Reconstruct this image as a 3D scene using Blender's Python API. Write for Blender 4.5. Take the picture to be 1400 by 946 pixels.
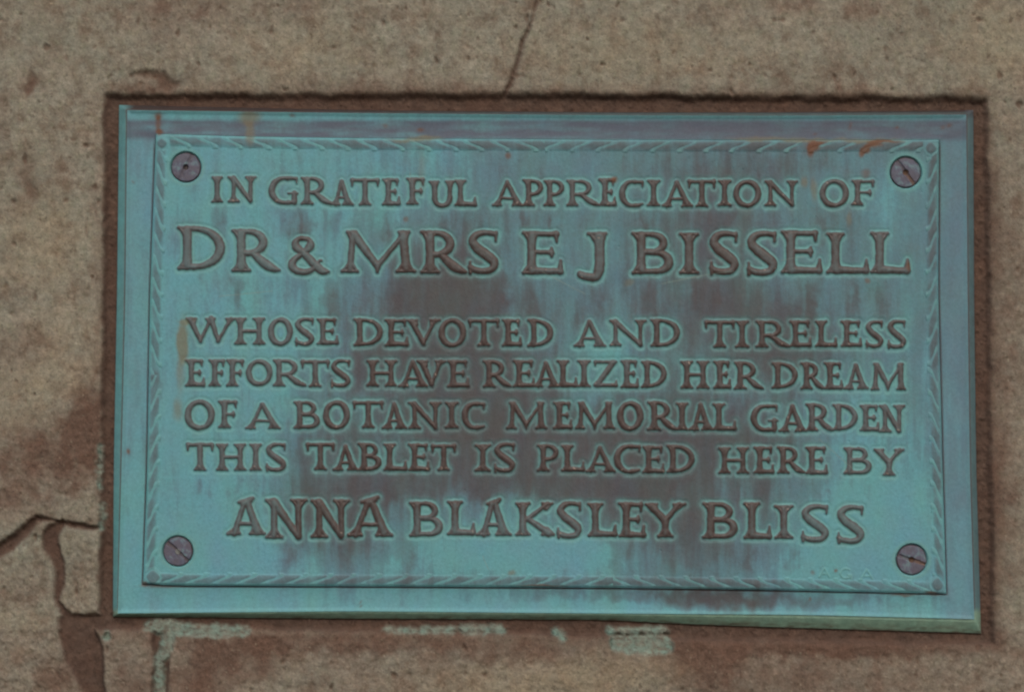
import bpy, math, random
import numpy as np
from mathutils import Matrix, Vector

for o in list(bpy.data.objects):
    bpy.data.objects.remove(o)
sc = bpy.context.scene
C = sc.collection

# ------------------------------------------------------------------ camera
S = 0.00055                      # metres per unit of the measuring grid (about 1/1400 of the frame)
F = 3000.0                       # focal length in the same units
TILT = math.radians(4.2)         # the photographer looks slightly up
D = F * S
cam_d = bpy.data.cameras.new('camera')
cam = bpy.data.objects.new('camera', cam_d)
C.objects.link(cam)
cam.location = (0, -D * math.cos(TILT), -D * math.sin(TILT))
cam.rotation_euler = (math.radians(90) + TILT, 0, 0)
cam_d.sensor_width = 36.0
cam_d.lens = 36.0 * F / 1400.0
cam_d.clip_start = 0.01
cam_d.clip_end = 200
sc.camera = cam

# ------------------------------------------------------------------ sky, sun, exposure
SUN_EL, SUN_AZ = math.radians(38), math.radians(-20)    # azimuth measured from straight in front of the wall, to the left
w = bpy.data.worlds.new('World')
sc.world = w
w.use_nodes = True
nt = w.node_tree
bg = nt.nodes['Background']
sky = nt.nodes.new('ShaderNodeTexSky')
sky.sky_type = 'NISHITA'
sky.sun_disc = False
sky.sun_elevation = SUN_EL
sky.sun_rotation = math.radians(180) - SUN_AZ * -1
sky.dust_density = 4.0
sky.air_density = 1.0
sky.ozone_density = 1.0
nt.links.new(sky.outputs[0], bg.inputs[0])
bg.inputs[1].default_value = 0.09
sl = bpy.data.lights.new('sun', 'SUN')
sun = bpy.data.objects.new('sun', sl)
C.objects.link(sun)
sl.energy = 1.35
sl.angle = math.radians(50)
sl.color = (1.0, 0.93, 0.82)
sd = Vector((math.sin(SUN_AZ) * math.cos(SUN_EL), -math.cos(SUN_AZ) * math.cos(SUN_EL), math.sin(SUN_EL)))
sun.rotation_euler = sd.to_track_quat('Z', 'Y').to_euler()
sc.view_settings.view_transform = 'Standard'
sc.view_settings.look = 'None'
sc.view_settings.gamma = 1
sc.view_settings.exposure = -0.12
sc.cycles.filter_width = 2.2

# ------------------------------------------------------------------ measuring grid -> points of the wall
ct, st = math.cos(TILT), math.sin(TILT)
def at(x, y, out):
    """point of the plane that lies 'out' units in front of the wall face; arrays in, (N,3) out"""
    x = np.asarray(x, float); y = np.asarray(y, float); out = np.asarray(out, float)
    a = (x - 700.0) / F; b = (473.0 - y) / F
    dx = a; dy = ct - b * st; dz = st + b * ct
    t = (-out * S + D * ct) / dy
    return np.stack([dx * t, -out * S + 0 * dx, -D * st + dz * t], -1)
REF = at(0, 0, 0)
def flat(x, y, out0, out):
    """like at() on the plane out0, then moved straight out of the wall by (out-out0)"""
    p = at(x, y, out0)
    p[..., 1] = -np.asarray(out) * S
    return p

# ------------------------------------------------------------------ noise on arrays
def vnoise(x, y, seed):
    """gradient noise, about 0..1"""
    an = np.random.RandomState(seed).rand(256, 256) * 2 * np.pi
    gx_, gy_ = np.cos(an), np.sin(an)
    xi = np.floor(x).astype(np.int64); yi = np.floor(y).astype(np.int64)
    fx = x - xi; fy = y - yi
    u = fx * fx * fx * (fx * (fx * 6 - 15) + 10); v = fy * fy * fy * (fy * (fy * 6 - 15) + 10)
    x0 = xi & 255; x1 = (xi + 1) & 255; y0 = yi & 255; y1 = (yi + 1) & 255
    a = gx_[y0, x0] * fx + gy_[y0, x0] * fy; b = gx_[y0, x1] * (fx - 1) + gy_[y0, x1] * fy
    c = gx_[y1, x0] * fx + gy_[y1, x0] * (fy - 1); d = gx_[y1, x1] * (fx - 1) + gy_[y1, x1] * (fy - 1)
    return .5 + .85 * ((a * (1 - u) + b * u) * (1 - v) + (c * (1 - u) + d * u) * v)
def fbm(x, y, seed, o=4, g=0.5):
    s = 0; a = 1; t = 0
    for k in range(o):
        s = s + a * vnoise(x * 2 ** k + 17.3 * k, y * 2 ** k + 9.1 * k, seed + k)
        t += a; a *= g
    return s / t - 0.5                 # about -0.5 .. 0.5
def sstep(e0, e1, v):
    t = np.clip((v - e0) / (e1 - e0), 0, 1)
    return t * t * (3 - 2 * t)
def mix(a, b, t):
    t = np.asarray(t)[..., None]
    return a * (1 - t) + b * t
def lin(r, g, b):
    c = np.array([r, g, b]) / 255.0
    return np.where(c <= 0.04045, c / 12.92, ((c + 0.055) / 1.055) ** 2.4)

# ------------------------------------------------------------------ objects
def build(name, verts, faces, material, parent=None, cols=None, normals=None, rough=None, smooth=True):
    me = bpy.data.meshes.new(name)
    faces = np.asarray(faces, np.int32)
    nf, k = faces.shape
    me.vertices.add(len(verts)); me.vertices.foreach_set('co', np.asarray(verts, np.float32).ravel())
    me.loops.add(nf * k); me.loops.foreach_set('vertex_index', faces.ravel())
    me.polygons.add(nf)
    me.polygons.foreach_set('loop_start', np.arange(0, nf * k, k, dtype=np.int32))
    me.polygons.foreach_set('use_smooth', np.full(nf, smooth))
    me.update(calc_edges=True)
    if cols is not None:
        a = me.attributes.new('patina', 'FLOAT_COLOR', 'POINT')
        c4 = np.ones((len(verts), 4), np.float32); c4[:, :3] = cols
        a.data.foreach_set('color', c4.ravel())
    if rough is not None:
        a = me.attributes.new('gloss', 'FLOAT', 'POINT')
        a.data.foreach_set('value', np.asarray(rough, np.float32))
    if normals is not None:
        me.normals_split_custom_set_from_vertices(np.asarray(normals, np.float32))
    me.materials.append(material)
    o = bpy.data.objects.new(name, me)
    C.objects.link(o)
    if parent: o.parent = parent
    return o
def split_grid(P, faceid, groups, cols, N, rough=None):
    """P,(R,K,3) grid; build one mesh per id; groups: id -> (name, material, parent, label)"""
    R_, K_ = P.shape[:2]
    idx = np.arange(R_ * K_).reshape(R_, K_)
    q = np.stack([idx[:-1, :-1], idx[1:, :-1], idx[1:, 1:], idx[:-1, 1:]], -1).reshape(-1, 4)
    fid = faceid.ravel()
    order = np.argsort(fid, kind='stable'); fs = fid[order]
    cuts = np.flatnonzero(np.diff(fs)) + 1
    Pv = P.reshape(-1, 3); Cv = cols.reshape(-1, 3); Nv = N.reshape(-1, 3)
    out = {}
    for sel in np.split(order, cuts):
        g = int(fid[sel[0]])
        if g not in groups: continue
        qq = q[sel]
        u, inv = np.unique(qq, return_inverse=True)
        name, m, par, lab = groups[g]
        o = build(name, Pv[u], inv.reshape(-1, 4), m, par, Cv[u], Nv[u], None if rough is None else rough.ravel()[u])
        if lab: o['label'] = lab
        out[g] = o
    return out
def grid_normals(P):
    du = np.gradient(P, axis=1); dv = np.gradient(P, axis=0)
    n = np.cross(du, dv)
    n /= np.linalg.norm(n, axis=-1, keepdims=True) + 1e-20
    n[n[..., 1] > 0] *= -1
    return n
def root(name, label, cat, loc=(0, 0, 0)):
    o = bpy.data.objects.new(name, None); C.objects.link(o)
    o.location = loc; o['label'] = label; o['category'] = cat
    o.empty_display_size = 0.05
    return o

# ------------------------------------------------------------------ materials
def base_mat(name):
    m = bpy.data.materials.new(name); m.use_nodes = True
    t = m.node_tree
    return m, t, t.nodes['Principled BSDF']
def noise(t, scale, detail=4, rough=0.6, vec=None):
    n = t.nodes.new('ShaderNodeTexNoise')
    n.inputs['Scale'].default_value = scale; n.inputs['Detail'].default_value = detail
    n.inputs['Roughness'].default_value = rough
    if vec: t.links.new(vec, n.inputs['Vector'])
    return n
def ramp(t, src, a, b):
    r = t.nodes.new('ShaderNodeMapRange')
    r.inputs['From Min'].default_value = 0.3; r.inputs['From Max'].default_value = 0.7
    r.inputs['To Min'].default_value = a; r.inputs['To Max'].default_value = b
    t.links.new(src, r.inputs['Value']); return r.outputs[0]
def math2(t, op, a, b):
    n = t.nodes.new('ShaderNodeMath'); n.operation = op
    for i, v in enumerate((a, b)):
        if isinstance(v, (int, float)): n.inputs[i].default_value = v
        else: t.links.new(v, n.inputs[i])
    return n.outputs[0]
def scaled(t, col, fac):
    v = t.nodes.new('ShaderNodeVectorMath'); v.operation = 'SCALE'
    t.links.new(col, v.inputs[0]); t.links.new(fac, v.inputs['Scale']); return v.outputs[0]
def tinted(t, col, src, ca, cb):
    r = t.nodes.new('ShaderNodeValToRGB')
    r.color_ramp.elements[0].position = 0.35; r.color_ramp.elements[1].position = 0.65
    r.color_ramp.elements[0].color = (*ca, 1); r.color_ramp.elements[1].color = (*cb, 1)
    t.links.new(src, r.inputs[0])
    v = t.nodes.new('ShaderNodeVectorMath'); v.operation = 'MULTIPLY'
    t.links.new(col, v.inputs[0]); t.links.new(r.outputs[0], v.inputs[1]); return v.outputs[0]

def bronze():
    m, t, b = base_mat('patinated_bronze')
    a = t.nodes.new('ShaderNodeAttribute'); a.attribute_name = 'patina'
    g = t.nodes.new('ShaderNodeAttribute'); g.attribute_name = 'gloss'
    tc = t.nodes.new('ShaderNodeTexCoord').outputs['Object']
    n1 = noise(t, 420, 4, 0.65, tc); n2 = noise(t, 1500, 2, 0.6, tc); n3 = noise(t, 70, 4, 0.6, tc)
    f = math2(t, 'MULTIPLY', ramp(t, n1.outputs[0], 0.90, 1.10), ramp(t, n2.outputs[0], 0.93, 1.07))
    c = scaled(t, a.outputs['Color'], f)
    c = tinted(t, c, n3.outputs[0], (1.03, 0.98, 0.98), (0.96, 1.02, 1.03))
    t.links.new(c, b.inputs['Base Color'])
    r = math2(t, 'ADD', g.outputs['Fac'], ramp(t, n1.outputs[0], -0.08, 0.08))
    t.links.new(r, b.inputs['Roughness'])
    b.inputs['Specular IOR Level'].default_value = 0.32
    bp = t.nodes.new('ShaderNodeBump'); bp.inputs['Strength'].default_value = 0.35
    bp.inputs['Distance'].default_value = 0.0006
    h = math2(t, 'ADD', n1.outputs[0], math2(t, 'MULTIPLY', n2.outputs[0], 0.4))
    t.links.new(h, bp.inputs['Height']); t.links.new(bp.outputs[0], b.inputs['Normal'])
    return m
def stone_mat(name, bump=0.55, lo=0.80, hi=1.20):
    m, t, b = base_mat(name)
    a = t.nodes.new('ShaderNodeAttribute'); a.attribute_name = 'patina'
    tc = t.nodes.new('ShaderNodeTexCoord').outputs['Object']
    n1 = noise(t, 260, 5, 0.7, tc); n2 = noise(t, 900, 3, 0.7, tc); n3 = noise(t, 45, 5, 0.65, tc); n4 = noise(t, 480, 2, 0.5, tc)
    f = math2(t, 'MULTIPLY', ramp(t, n1.outputs[0], lo, hi), ramp(t, n2.outputs[0], lo + 0.03, hi - 0.03))
    # scattered dark grains
    gr = t.nodes.new('ShaderNodeMapRange'); gr.inputs['From Min'].default_value = 0.30; gr.inputs['From Max'].default_value = 0.40
    gr.inputs['To Min'].default_value = 0.72; gr.inputs['To Max'].default_value = 1.0
    t.links.new(n4.outputs[0], gr.inputs['Value'])
    f = math2(t, 'MULTIPLY', f, gr.outputs[0])
    c = scaled(t, a.outputs['Color'], f)
    c = tinted(t, c, n3.outputs[0], (1.03, 0.98, 0.94), (0.97, 1.02, 1.02))
    t.links.new(c, b.inputs['Base Color'])
    b.inputs['Roughness'].default_value = 0.92
    b.inputs['Specular IOR Level'].default_value = 0.15
    bp = t.nodes.new('ShaderNodeBump'); bp.inputs['Strength'].default_value = bump
    bp.inputs['Distance'].default_value = 0.0012
    h = math2(t, 'ADD', n1.outputs[0], math2(t, 'MULTIPLY', n2.outputs[0], 0.35))
    t.links.new(h, bp.inputs['Height']); t.links.new(bp.outputs[0], b.inputs['Normal'])
    return m
M_BRONZE = bronze()
M_STONE = stone_mat('weathered_sandstone')
M_MORTAR = stone_mat('dark_dirty_mortar', 0.8, 0.85, 1.15)
M_PATCH = stone_mat('copper_stained_mortar', 0.8, 0.85, 1.15)

# ------------------------------------------------------------------ strokes (signed distance fields)
def sd_path(X, Y, pts, rad):
    """distance to a chain of tapered round strokes"""
    d = np.full(X.shape, 1e9)
    for (ax, ay), (bx, by), ra, rb in zip(pts[:-1], pts[1:], rad[:-1], rad[1:]):
        vx, vy = bx - ax, by - ay
        L2 = vx * vx + vy * vy + 1e-9
        t = np.clip(((X - ax) * vx + (Y - ay) * vy) / L2, 0, 1)
        dd = np.hypot(X - ax - t * vx, Y - ay - t * vy) - (ra + (rb - ra) * t)
        d = np.minimum(d, dd)
    return d
def catmull(pts, n=6):
    """pts: (x, y, r) -> sampled chain"""
    P = np.array([pts[0]] + list(pts) + [pts[-1]], float)
    out = []
    for i in range(1, len(P) - 2):
        p0, p1, p2, p3 = P[i - 1], P[i], P[i + 1], P[i + 2]
        for k in range(n):
            t = k / n
            out.append(0.5 * ((2 * p1) + (-p0 + p2) * t + (2 * p0 - 5 * p1 + 4 * p2 - p3) * t * t + (-p0 + 3 * p1 - 3 * p2 + p3) * t ** 3))
    out.append(P[-2])
    out = np.array(out)
    return [tuple(q[:2]) for q in out], list(out[:, 2])

def glyph(ch, L, R, T, B):
    """strokes of a roman capital with wedge serifs: list of (points, radii), y grows downwards"""
    H = B - T; W = R - L
    hw = 0.116 * H; th = 0.070 * H; sr = max(0.040 * H, 1.5)
    s = 0.235 * H
    out = []
    Tt = T + sr; Bb = B - sr
    def line(a, b, ra, rb): out.append(([a, b], [ra, rb]))
    def serif(x, y, l, r, dirn, w=hw, dx=0):
        """dirn = +1: the stem is above (foot), -1: the stem is below (head)"""
        if l + r <= 0: return
        line((x - l + sr, y), (x + r - sr, y), sr, sr)
        q = 0.17 * H
        line((x - l + sr * 1.3, y), (x + dx - dirn * 0 - w * 0.35, y - dirn * q), sr * 0.9, w * 0.55) if l > w else None
        line((x + r - sr * 1.3, y), (x + dx + w * 0.35, y - dirn * q), sr * 0.9, w * 0.55) if r > w else None
    def stem(xt, xb, w=hw, top=(s, s), bot=(s, s), yt=None, yb=None):
        yt = Tt + (0 if top else 0) if yt is None else yt
        yb = Bb if yb is None else yb
        mx, my = (xt + xb) / 2, (yt + yb) / 2
        e = w * 0.95
        out.append(([(xt, yt + max(e - sr, 0)), (mx, my), (xb, yb - max(e - sr, 0))], [e, w * 0.9, e]))
        k = (xb - xt) / (yb - yt) * 0.17 * H
        if top: serif(xt, yt, top[0], top[1], -1, w, k)
        if bot: serif(xb, yb, bot[0], bot[1], +1, w, -k)
    def bar(x0, x1, y, r=th, tick=0, up=0, dn=0):
        line((x0, y), (x1, y), r, r)
        if up: out.append(([(x1 - sr * .4, y), (x1, y - up)], [r * 1.25, sr * 0.9]))
        if dn: out.append(([(x1 - sr * .4, y), (x1, y + dn)], [r * 1.25, sr * 0.9]))
    def arc(cx, cy, rx, ry, a0, a1, thick=hw, thin=th, n=18, rot=0.0):
        pts, rad = [], []
        for k in range(n + 1):
            a = math.radians(a0 + (a1 - a0) * k / n)
            pts.append((cx + rx * math.cos(a), cy - ry * math.sin(a)))
            c = abs(math.cos(a - rot))
            rad.append(thin + (thick - thin) * c ** 1.3)
        out.append((pts, rad))
    def bowl(x0, xr, yt, yb, thick=hw):
        """bowl opening to the left from the stem line x0"""
        ry = (yb - yt) / 2; cy = (yt + yb) / 2
        rx = min(xr - thick - x0, ry * 1.35)
        cx = xr - thick - rx
        if cx > x0:
            line((x0, yt), (cx, yt), th * .85, th * .85); line((x0, yb), (cx, yb), th, th)
        arc(cx, cy, rx, ry, 90, -90, thick, th * .9, 16)
    if ch == 'I': stem(L + W / 2, L + W / 2, hw, (W / 2, W / 2), (W / 2, W / 2))
    elif ch == 'H':
        s2 = min(s, W * .24)
        stem(L + s2, L + s2, hw, (s2, s2), (s2, s2)); stem(R - s2, R - s2, hw * .95, (s2, s2), (s2, s2))
        line((L + s2, (T + B) / 2), (R - s2, (T + B) / 2), th, th)
    elif ch == 'L':
        stem(L + s, L + s, hw, (s, s), (s, s * .9)); bar(L + s, R - sr, B - th, th * 1.05, up=.26 * H)
        line((L + s, B - th * 1.6), (R - .2 * W, B - th), hw * .8, th)
    elif ch == 'E':
        stem(L + s, L + s, hw, (s, s * .8), (s, s * .8))
        bar(L + s, R - sr - .1 * W, T + th, th * .9, dn=.17 * H)
        bar(L + s, L + .74 * W, T + .49 * H, th * .8, up=.09 * H, dn=.1 * H)
        bar(L + s, R - sr, B - th, th, up=.25 * H); line((L + s, B - th * 1.4), (R - .2 * W, B - th), hw * .7, th)
    elif ch == 'F':
        stem(L + s, L + s, hw, (s, s * .8), (s, s))
        bar(L + s, R - sr, T + th, th * .9, dn=.19 * H)
        bar(L + s, L + .82 * W, T + .5 * H, th * .8, up=.1 * H, dn=.1 * H)
    elif ch == 'T':
        stem((L + R) / 2, (L + R) / 2, hw, (0.01, 0.01), (s, s), yt=T + th)
        bar((L + R) / 2, R - sr, T + th, th, dn=.2 * H)
        line((L + R) / 2 and ((L + R) / 2, T + th), (L + sr, T + th), th, th)
        out.append(([(L + sr * 1.2, T + th), (L + sr, T + th + .2 * H)], [th * 1.2, sr * .9]))
    elif ch == 'N':
        a = L + min(s, .28 * W); c = R - min(s, .28 * W)
        stem(a, a, hw * .8, (a - L, .01), (a - L, s)); stem(c, c, hw * .78, (s * .9, R - c), None, yb=B - sr * 1.2)
        line((a, T + hw * .8), (c, B - hw * .4), hw * .95, hw * .7)
    elif ch == 'M':
        xt, xb = L + .17 * W, L + .13 * W; zt, zb = R - .17 * W, R - min(s, .13 * W + .02 * H)
        stem(xt, xb, hw * .75, (.1 * W, .06 * W), (.13 * W, .12 * W)); stem(zt, zb, hw, (.08 * W, .1 * W), (.14 * W, R - zb))
        mx = (L + R) / 2 - .01 * W
        line((xt + .02 * W, T + hw), (mx, B - .16 * H), hw * .95, hw * .7); line((zt, T + hw), (mx, B - .16 * H), th * .9, hw * .6)
        line((mx, B - .2 * H), (mx, B - .02 * H), hw * .7, sr)
    elif ch in 'Aa':
        f = min(s * .95, .25 * W); ax = L + .49 * W
        apex = T + sr if ch == 'A' else T + sr
        lt = (ax - .02 * W, apex + hw * .5); rt = (ax, apex + hw * .55)
        if ch == 'a':                      # flared, slanting apex
            lt = (ax - .05 * W, apex + hw * 1.3); rt = (ax + .05 * W, apex + hw * 1.0)
            out.append(([(ax - .17 * W, apex + .1 * H), (ax + .17 * W, apex - .01 * H)], [sr * 1.1, sr * 1.3]))
            out.append(([(ax - .04 * W, apex + .13 * H), (ax + .12 * W, apex + .04 * H)], [hw * .9, hw * .6]))
        line(lt, (L + f, Bb), th * 1.05, th * 1.1); line(rt, (R - f * 1.05, Bb - hw * .6), hw * .75, hw * 1.0)
        k = (L + f - ax) / H * -.17 * H
        serif(L + f, Bb, f, f * .8, 1, th * 1.1, k); serif(R - f, Bb, f * 1.05, f, 1, hw, -k)
        y = B - .3 * H; q = .3
        xl = ax + (L + f - ax) * .7; xr = ax + (R - f - ax) * .7
        line((xl, y), (xr, y), th * .8, th * .8)
    elif ch == 'V':
        f = min(s * .95, .25 * W); bx = (L + R) / 2
        line((L + f, Tt + hw * .5), (bx, B - hw * .9), hw, hw * .8); line((R - f, Tt), (bx, B - hw * .8), th, th)
        serif(L + f, Tt, f, f, -1, hw, .1 * W); serif(R - f, Tt, f, f, -1, th, -.1 * W)
    elif ch == 'W':
        p = [(L + .10 * W, Tt + hw * .4), (L + .29 * W, B - hw), (L + .50 * W, Tt), (L + .64 * W, B - hw), (L + .90 * W, Tt)]
        line(p[0], p[1], hw, hw * .7); line(p[2], p[1], th, th); line(p[2], p[3], hw, hw * .7); line(p[4], p[3], th, th)
        serif(p[0][0], Tt, .1 * W, .13 * W, -1, hw, .05 * W); serif(p[2][0], Tt, .12 * W, .1 * W, -1, hw, 0); serif(p[4][0], Tt, .12 * W, .1 * W, -1, th, -.05 * W)
    elif ch == 'Y':
        f = s * .85; bx = (L + R) / 2; my = T + .52 * H
        line((L + f, Tt + hw * .5), (bx, my), hw * .9, hw); line((R - f, Tt), (bx, my), th, th * 1.2)
        serif(L + f, Tt, f, f, -1, hw, .08 * W); serif(R - f, Tt, f, f, -1, th, -.08 * W)
        stem(bx, bx, hw, None, (s, s), yt=my)
    elif ch == 'K':
        stem(L + s, L + s, hw, (s, s), (s, s)); my = T + .52 * H
        line((L + s + hw, my), (R - s * .9, Tt), th, th); serif(R - s * .9, Tt, s * .9, s * .7, -1, th, -.06 * W)
        line((L + s + hw * 1.3, my - .02 * H), (R - s * .8, B - hw * .7), hw * .7, hw); serif(R - s * .8, Bb, s, s * .8, 1, hw, -.08 * W)
    elif ch == 'D':
        stem(L + s, L + s, hw, (s, .01), (s, .01)); bowl(L + s, R, T + th * .9, B - th)
    elif ch in 'PR':
        bx = R if ch == 'P' else L + .76 * W
        stem(L + s, L + s, hw, (s, .01), (s, s)); bowl(L + s, bx, T + th * .9, T + .56 * H, hw * .92)
        if ch == 'R':
            x0 = L + s + .42 * (bx - L - s)
            out.append(catmull([(x0, T + .55 * H, hw * .6), (x0 + .45 * (R - x0), T + .8 * H, hw), (R - .12 * W, B - hw * .7, hw * .75), (R, B - sr, sr)]))
    elif ch == 'B':
        stem(L + s, L + s, hw, (s, .01), (s, .01))
        bowl(L + s, L + .86 * W, T + th * .9, T + .47 * H, hw * .85); bowl(L + s, R, T + .49 * H, B - th, hw)
    elif ch == 'O':
        arc((L + R) / 2, (T + B) / 2, W / 2 - hw, H / 2 - th * 1.1, 0, 360, hw, th * 1.15, 32, 0.25)
    elif ch in 'CG':
        cx = L + .56 * W; rx = cx - L - hw
        arc(cx, (T + B) / 2, rx, H / 2 - th, 78, 285, hw * 1.05, th, 22)
        out.append(catmull([(cx + rx * .2, T + th, th), (R - .13 * W, T + th * 1.1, th * .95), (R - sr, T + th * 1.6, sr * 1.1)]))
        line((R - sr, T + th), (R - sr, T + .24 * H), sr * 1.2, sr * .8)
        if ch == 'C':
            out.append(catmull([(cx + rx * .25, B - th, th * 1.1), (cx + .25 * W, B - th * 1.3, th), (R - sr, B - .13 * H, sr)]))
        else:
            out.append(catmull([(cx + rx * .25, B - th, th * 1.1), (R - .22 * W, B - th * 1.2, th), (R - hw, B - .12 * H, hw * .8)]))
            line((R - hw, T + .6 * H), (R - hw, B - .08 * H), hw * .85, hw * .85)
            line((R - .32 * W, T + .6 * H), (R + .0 * W, T + .6 * H), sr, sr)
    elif ch == 'S':
        f = lambda u, v, r: (L + u * W, T + v * H, r)
        out.append(catmull([f(.90, .09, th * .9), f(.60, .055, th * .95), f(.28, .10, th * 1.2), f(.13, .25, hw * .9), f(.30, .42, hw), f(.62, .58, hw * 1.05), f(.86, .74, hw * .95),
                            f(.78, .90, th * 1.2), f(.50, .945, th * 1.15), f(.22, .92, th * 1.1), f(.06, .86, th)]))
        line((L + .93 * W, T + .05 * H), (L + .92 * W, T + .24 * H), sr * 1.1, sr * .8)
        line((L + .05 * W, B - .02 * H), (L + .04 * W, B - .27 * H), sr * 1.2, sr * .8)
    elif ch == 'Z':
        line((L + .06 * W, T + th), (R - .04 * W, T + th), th, th); line((L + .05 * W, B - th), (R - .03 * W, B - th), th * 1.1, th * 1.1)
        line((R - hw * 1.2, T + hw * .9), (L + hw * 1.2, B - hw * .9), hw, hw)
        line((L + .07 * W, T + th), (L + .05 * W, T + .2 * H), th, sr * .8); line((R - .04 * W, B - th), (R - .01 * W, B - .24 * H), th * 1.1, sr * .8)
    elif ch == 'U':
        a = L + s * .95; c = R - s * .8
        rr = (c - a) / 2
        stem(a, a, hw, (s * .95, s * .8), None, yb=B - rr); stem(c, c, hw * .85, (s * .8, s * .8), None, yb=B - rr)
        arc((a + c) / 2, B - rr - th, rr, rr, 180, 360, hw * .9, th * 1.2, 14)
    elif ch == 'J':
        x = L + .72 * W
        serif(x, Tt, .42 * W, R - x, -1, hw)
        out.append(catmull([(x, Tt + hw * .6, hw), (x, T + .4 * H, hw * .9), (x, T + .72 * H, hw * .95), (x - .12 * W, B - .09 * H, hw * .85), (L + .33 * W, B - th * 1.2, th * 1.2), (L + .1 * W, B - .12 * H, th * 1.1), (L + .06 * W, B - .17 * H, sr)]))
    elif ch == '&':
        f = lambda u, v, r: (L + u * W, T + v * H, r)
        out.append(catmull([f(.96, .93, sr), f(.80, .91, hw * .95), f(.60, .72, hw), f(.38, .47, hw * .95), f(.17, .27, hw), f(.20, .10, th * 1.1), f(.36, .06, th), f(.50, .12, th * 1.1),
                            f(.50, .28, hw), f(.34, .44, th * 1.1), f(.13, .62, th * 1.3), f(.08, .78, hw), f(.22, .92, th * 1.4), f(.45, .93, th * 1.2), f(.62, .82, th), f(.72, .66, sr * 1.2), f(.78, .64, sr)]))
    return out

LINES = [
 "I289-305:241-277 N311-351:241-277 G367-407:241-280 R411-454:242-280 A451-484:245-281 T480-518:244-281 E522-547:244-281 F555-580:243-280 U586-622:247-284 L621-651:246-282 "
 "A672-716:246-282 P714-743:245-282 P743-772:246-282 R774-820:246-282 E818-842:244-282 C846-880:246-284 I884-903:246-282 A904-948:246-283 T941-978:246-283 I981-1000:246-282 O1002-1041:246-284 N1045-1091:247-282 "
 "O1120-1161:245-284 F1164-1195:246-281",
 "D242-308:309-369 R316-382:313-372 &395-452:323-375 M465-569:315-373 R574-637:315-374 S641-681:315-374 E713-769:316-375 J790-831:317-384 B863-921:317-375 I928-956:318-375 S971-1009:316-375 S1022-1062:316-376 "
 "E1067-1123:315-374 L1129-1187:318-374 L1189-1243:317-374",
 "W254-323:434-470 H320-363:434-471 O366-401:434-473 S404-429:434-472 E433-462:435-471 D483-524:435-473 E526-558:436-473 V555-603:436-473 O599-638:435-475 T641-682:436-473 E686-713:436-473 D721-757:436-474 "
 "A784-829:436-474 N833-884:437-473 D889-930:436-474 T964-1004:438-475 I1005-1024:438-475 R1033-1080:438-475 E1079-1109:438-474 L1114-1144:438-474 E1149-1178:438-474 S1184-1207:438-475 S1214-1238:437-476",
 "E253-280:491-528 F285-307:491-528 F309-333:491-528 O336-373:491-528 R373-418:491-528 T412-450:492-529 S453-479:491-529 H501-543:492-528 A544-586:491-529 V569-611:492-529 E611-641:492-529 R660-699:492-529 E701-731:492-529 A728-766:493-529 "
 "L761-789:492-529 I789-808:492-529 Z812-843:492-529 E848-873:492-530 D876-912:493-530 H930-970:493-531 E975-999:493-531 R1003-1043:494-532 D1055-1091:495-531 R1094-1127:495-532 E1126-1152:495-532 A1153-1188:496-532 M1190-1239:496-533",
 "O252-294:546-588 F298-324:547-585 A335-384:549-586 B401-438:548-586 O441-479:547-587 T483-524:548-585 A522-557:549-586 N558-604:549-586 I608-627:549-585 C631-663:549-587 M692-748:549-586 E756-782:549-586 M786-841:549-586 O843-880:548-589 "
 "R885-926:548-588 I924-941:550-588 A941-976:550-588 L974-1006:551-588 G1026-1063:552-590 A1064-1104:552-590 R1101-1140:551-589 D1138-1173:552-588 E1175-1202:553-589 N1201-1238:553-591",
 "T255-292:605-643 H295-337:606-643 I341-358:606-643 S364-391:605-644 T419-457:605-642 A455-491:607-643 B489-522:605-643 L524-556:606-643 E558-587:606-643 T590-623:607-643 I649-671:607-644 S676-704:605-645 P734-764:607-644 L767-799:608-644 "
 "A800-842:609-645 C839-876:607-647 E878-908:609-646 D911-950:608-646 H982-1024:611-647 E1030-1058:610-647 R1062-1100:610-647 E1101-1131:610-648 B1153-1192:611-648 Y1194-1237:613-650",
 "a309-364:679-731 N362-421:681-736 N424-479:682-735 a474-538:678-733 B559-606:685-733 L611-649:684-731 a650-700:681-732 K704-759:686-732 S762-795:685-735 L803-843:687-733 E845-882:686-734 Y881-938:687-734 "
 "B960-1009:686-736 L1016-1054:686-736 I1058-1085:690-736 S1096-1133:689-740 S1145-1181:690-742",
]
LETTERS = []
import re
for li, ln in enumerate(LINES):
    for tk in ln.split():
        ch = tk[0]; a, b = tk[1:].split(':')
        x0, x1 = map(float, a.split('-')); y0, y1 = map(float, b.split('-'))
        LETTERS.append((ch, x0, x1, y0, y1, li))

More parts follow.
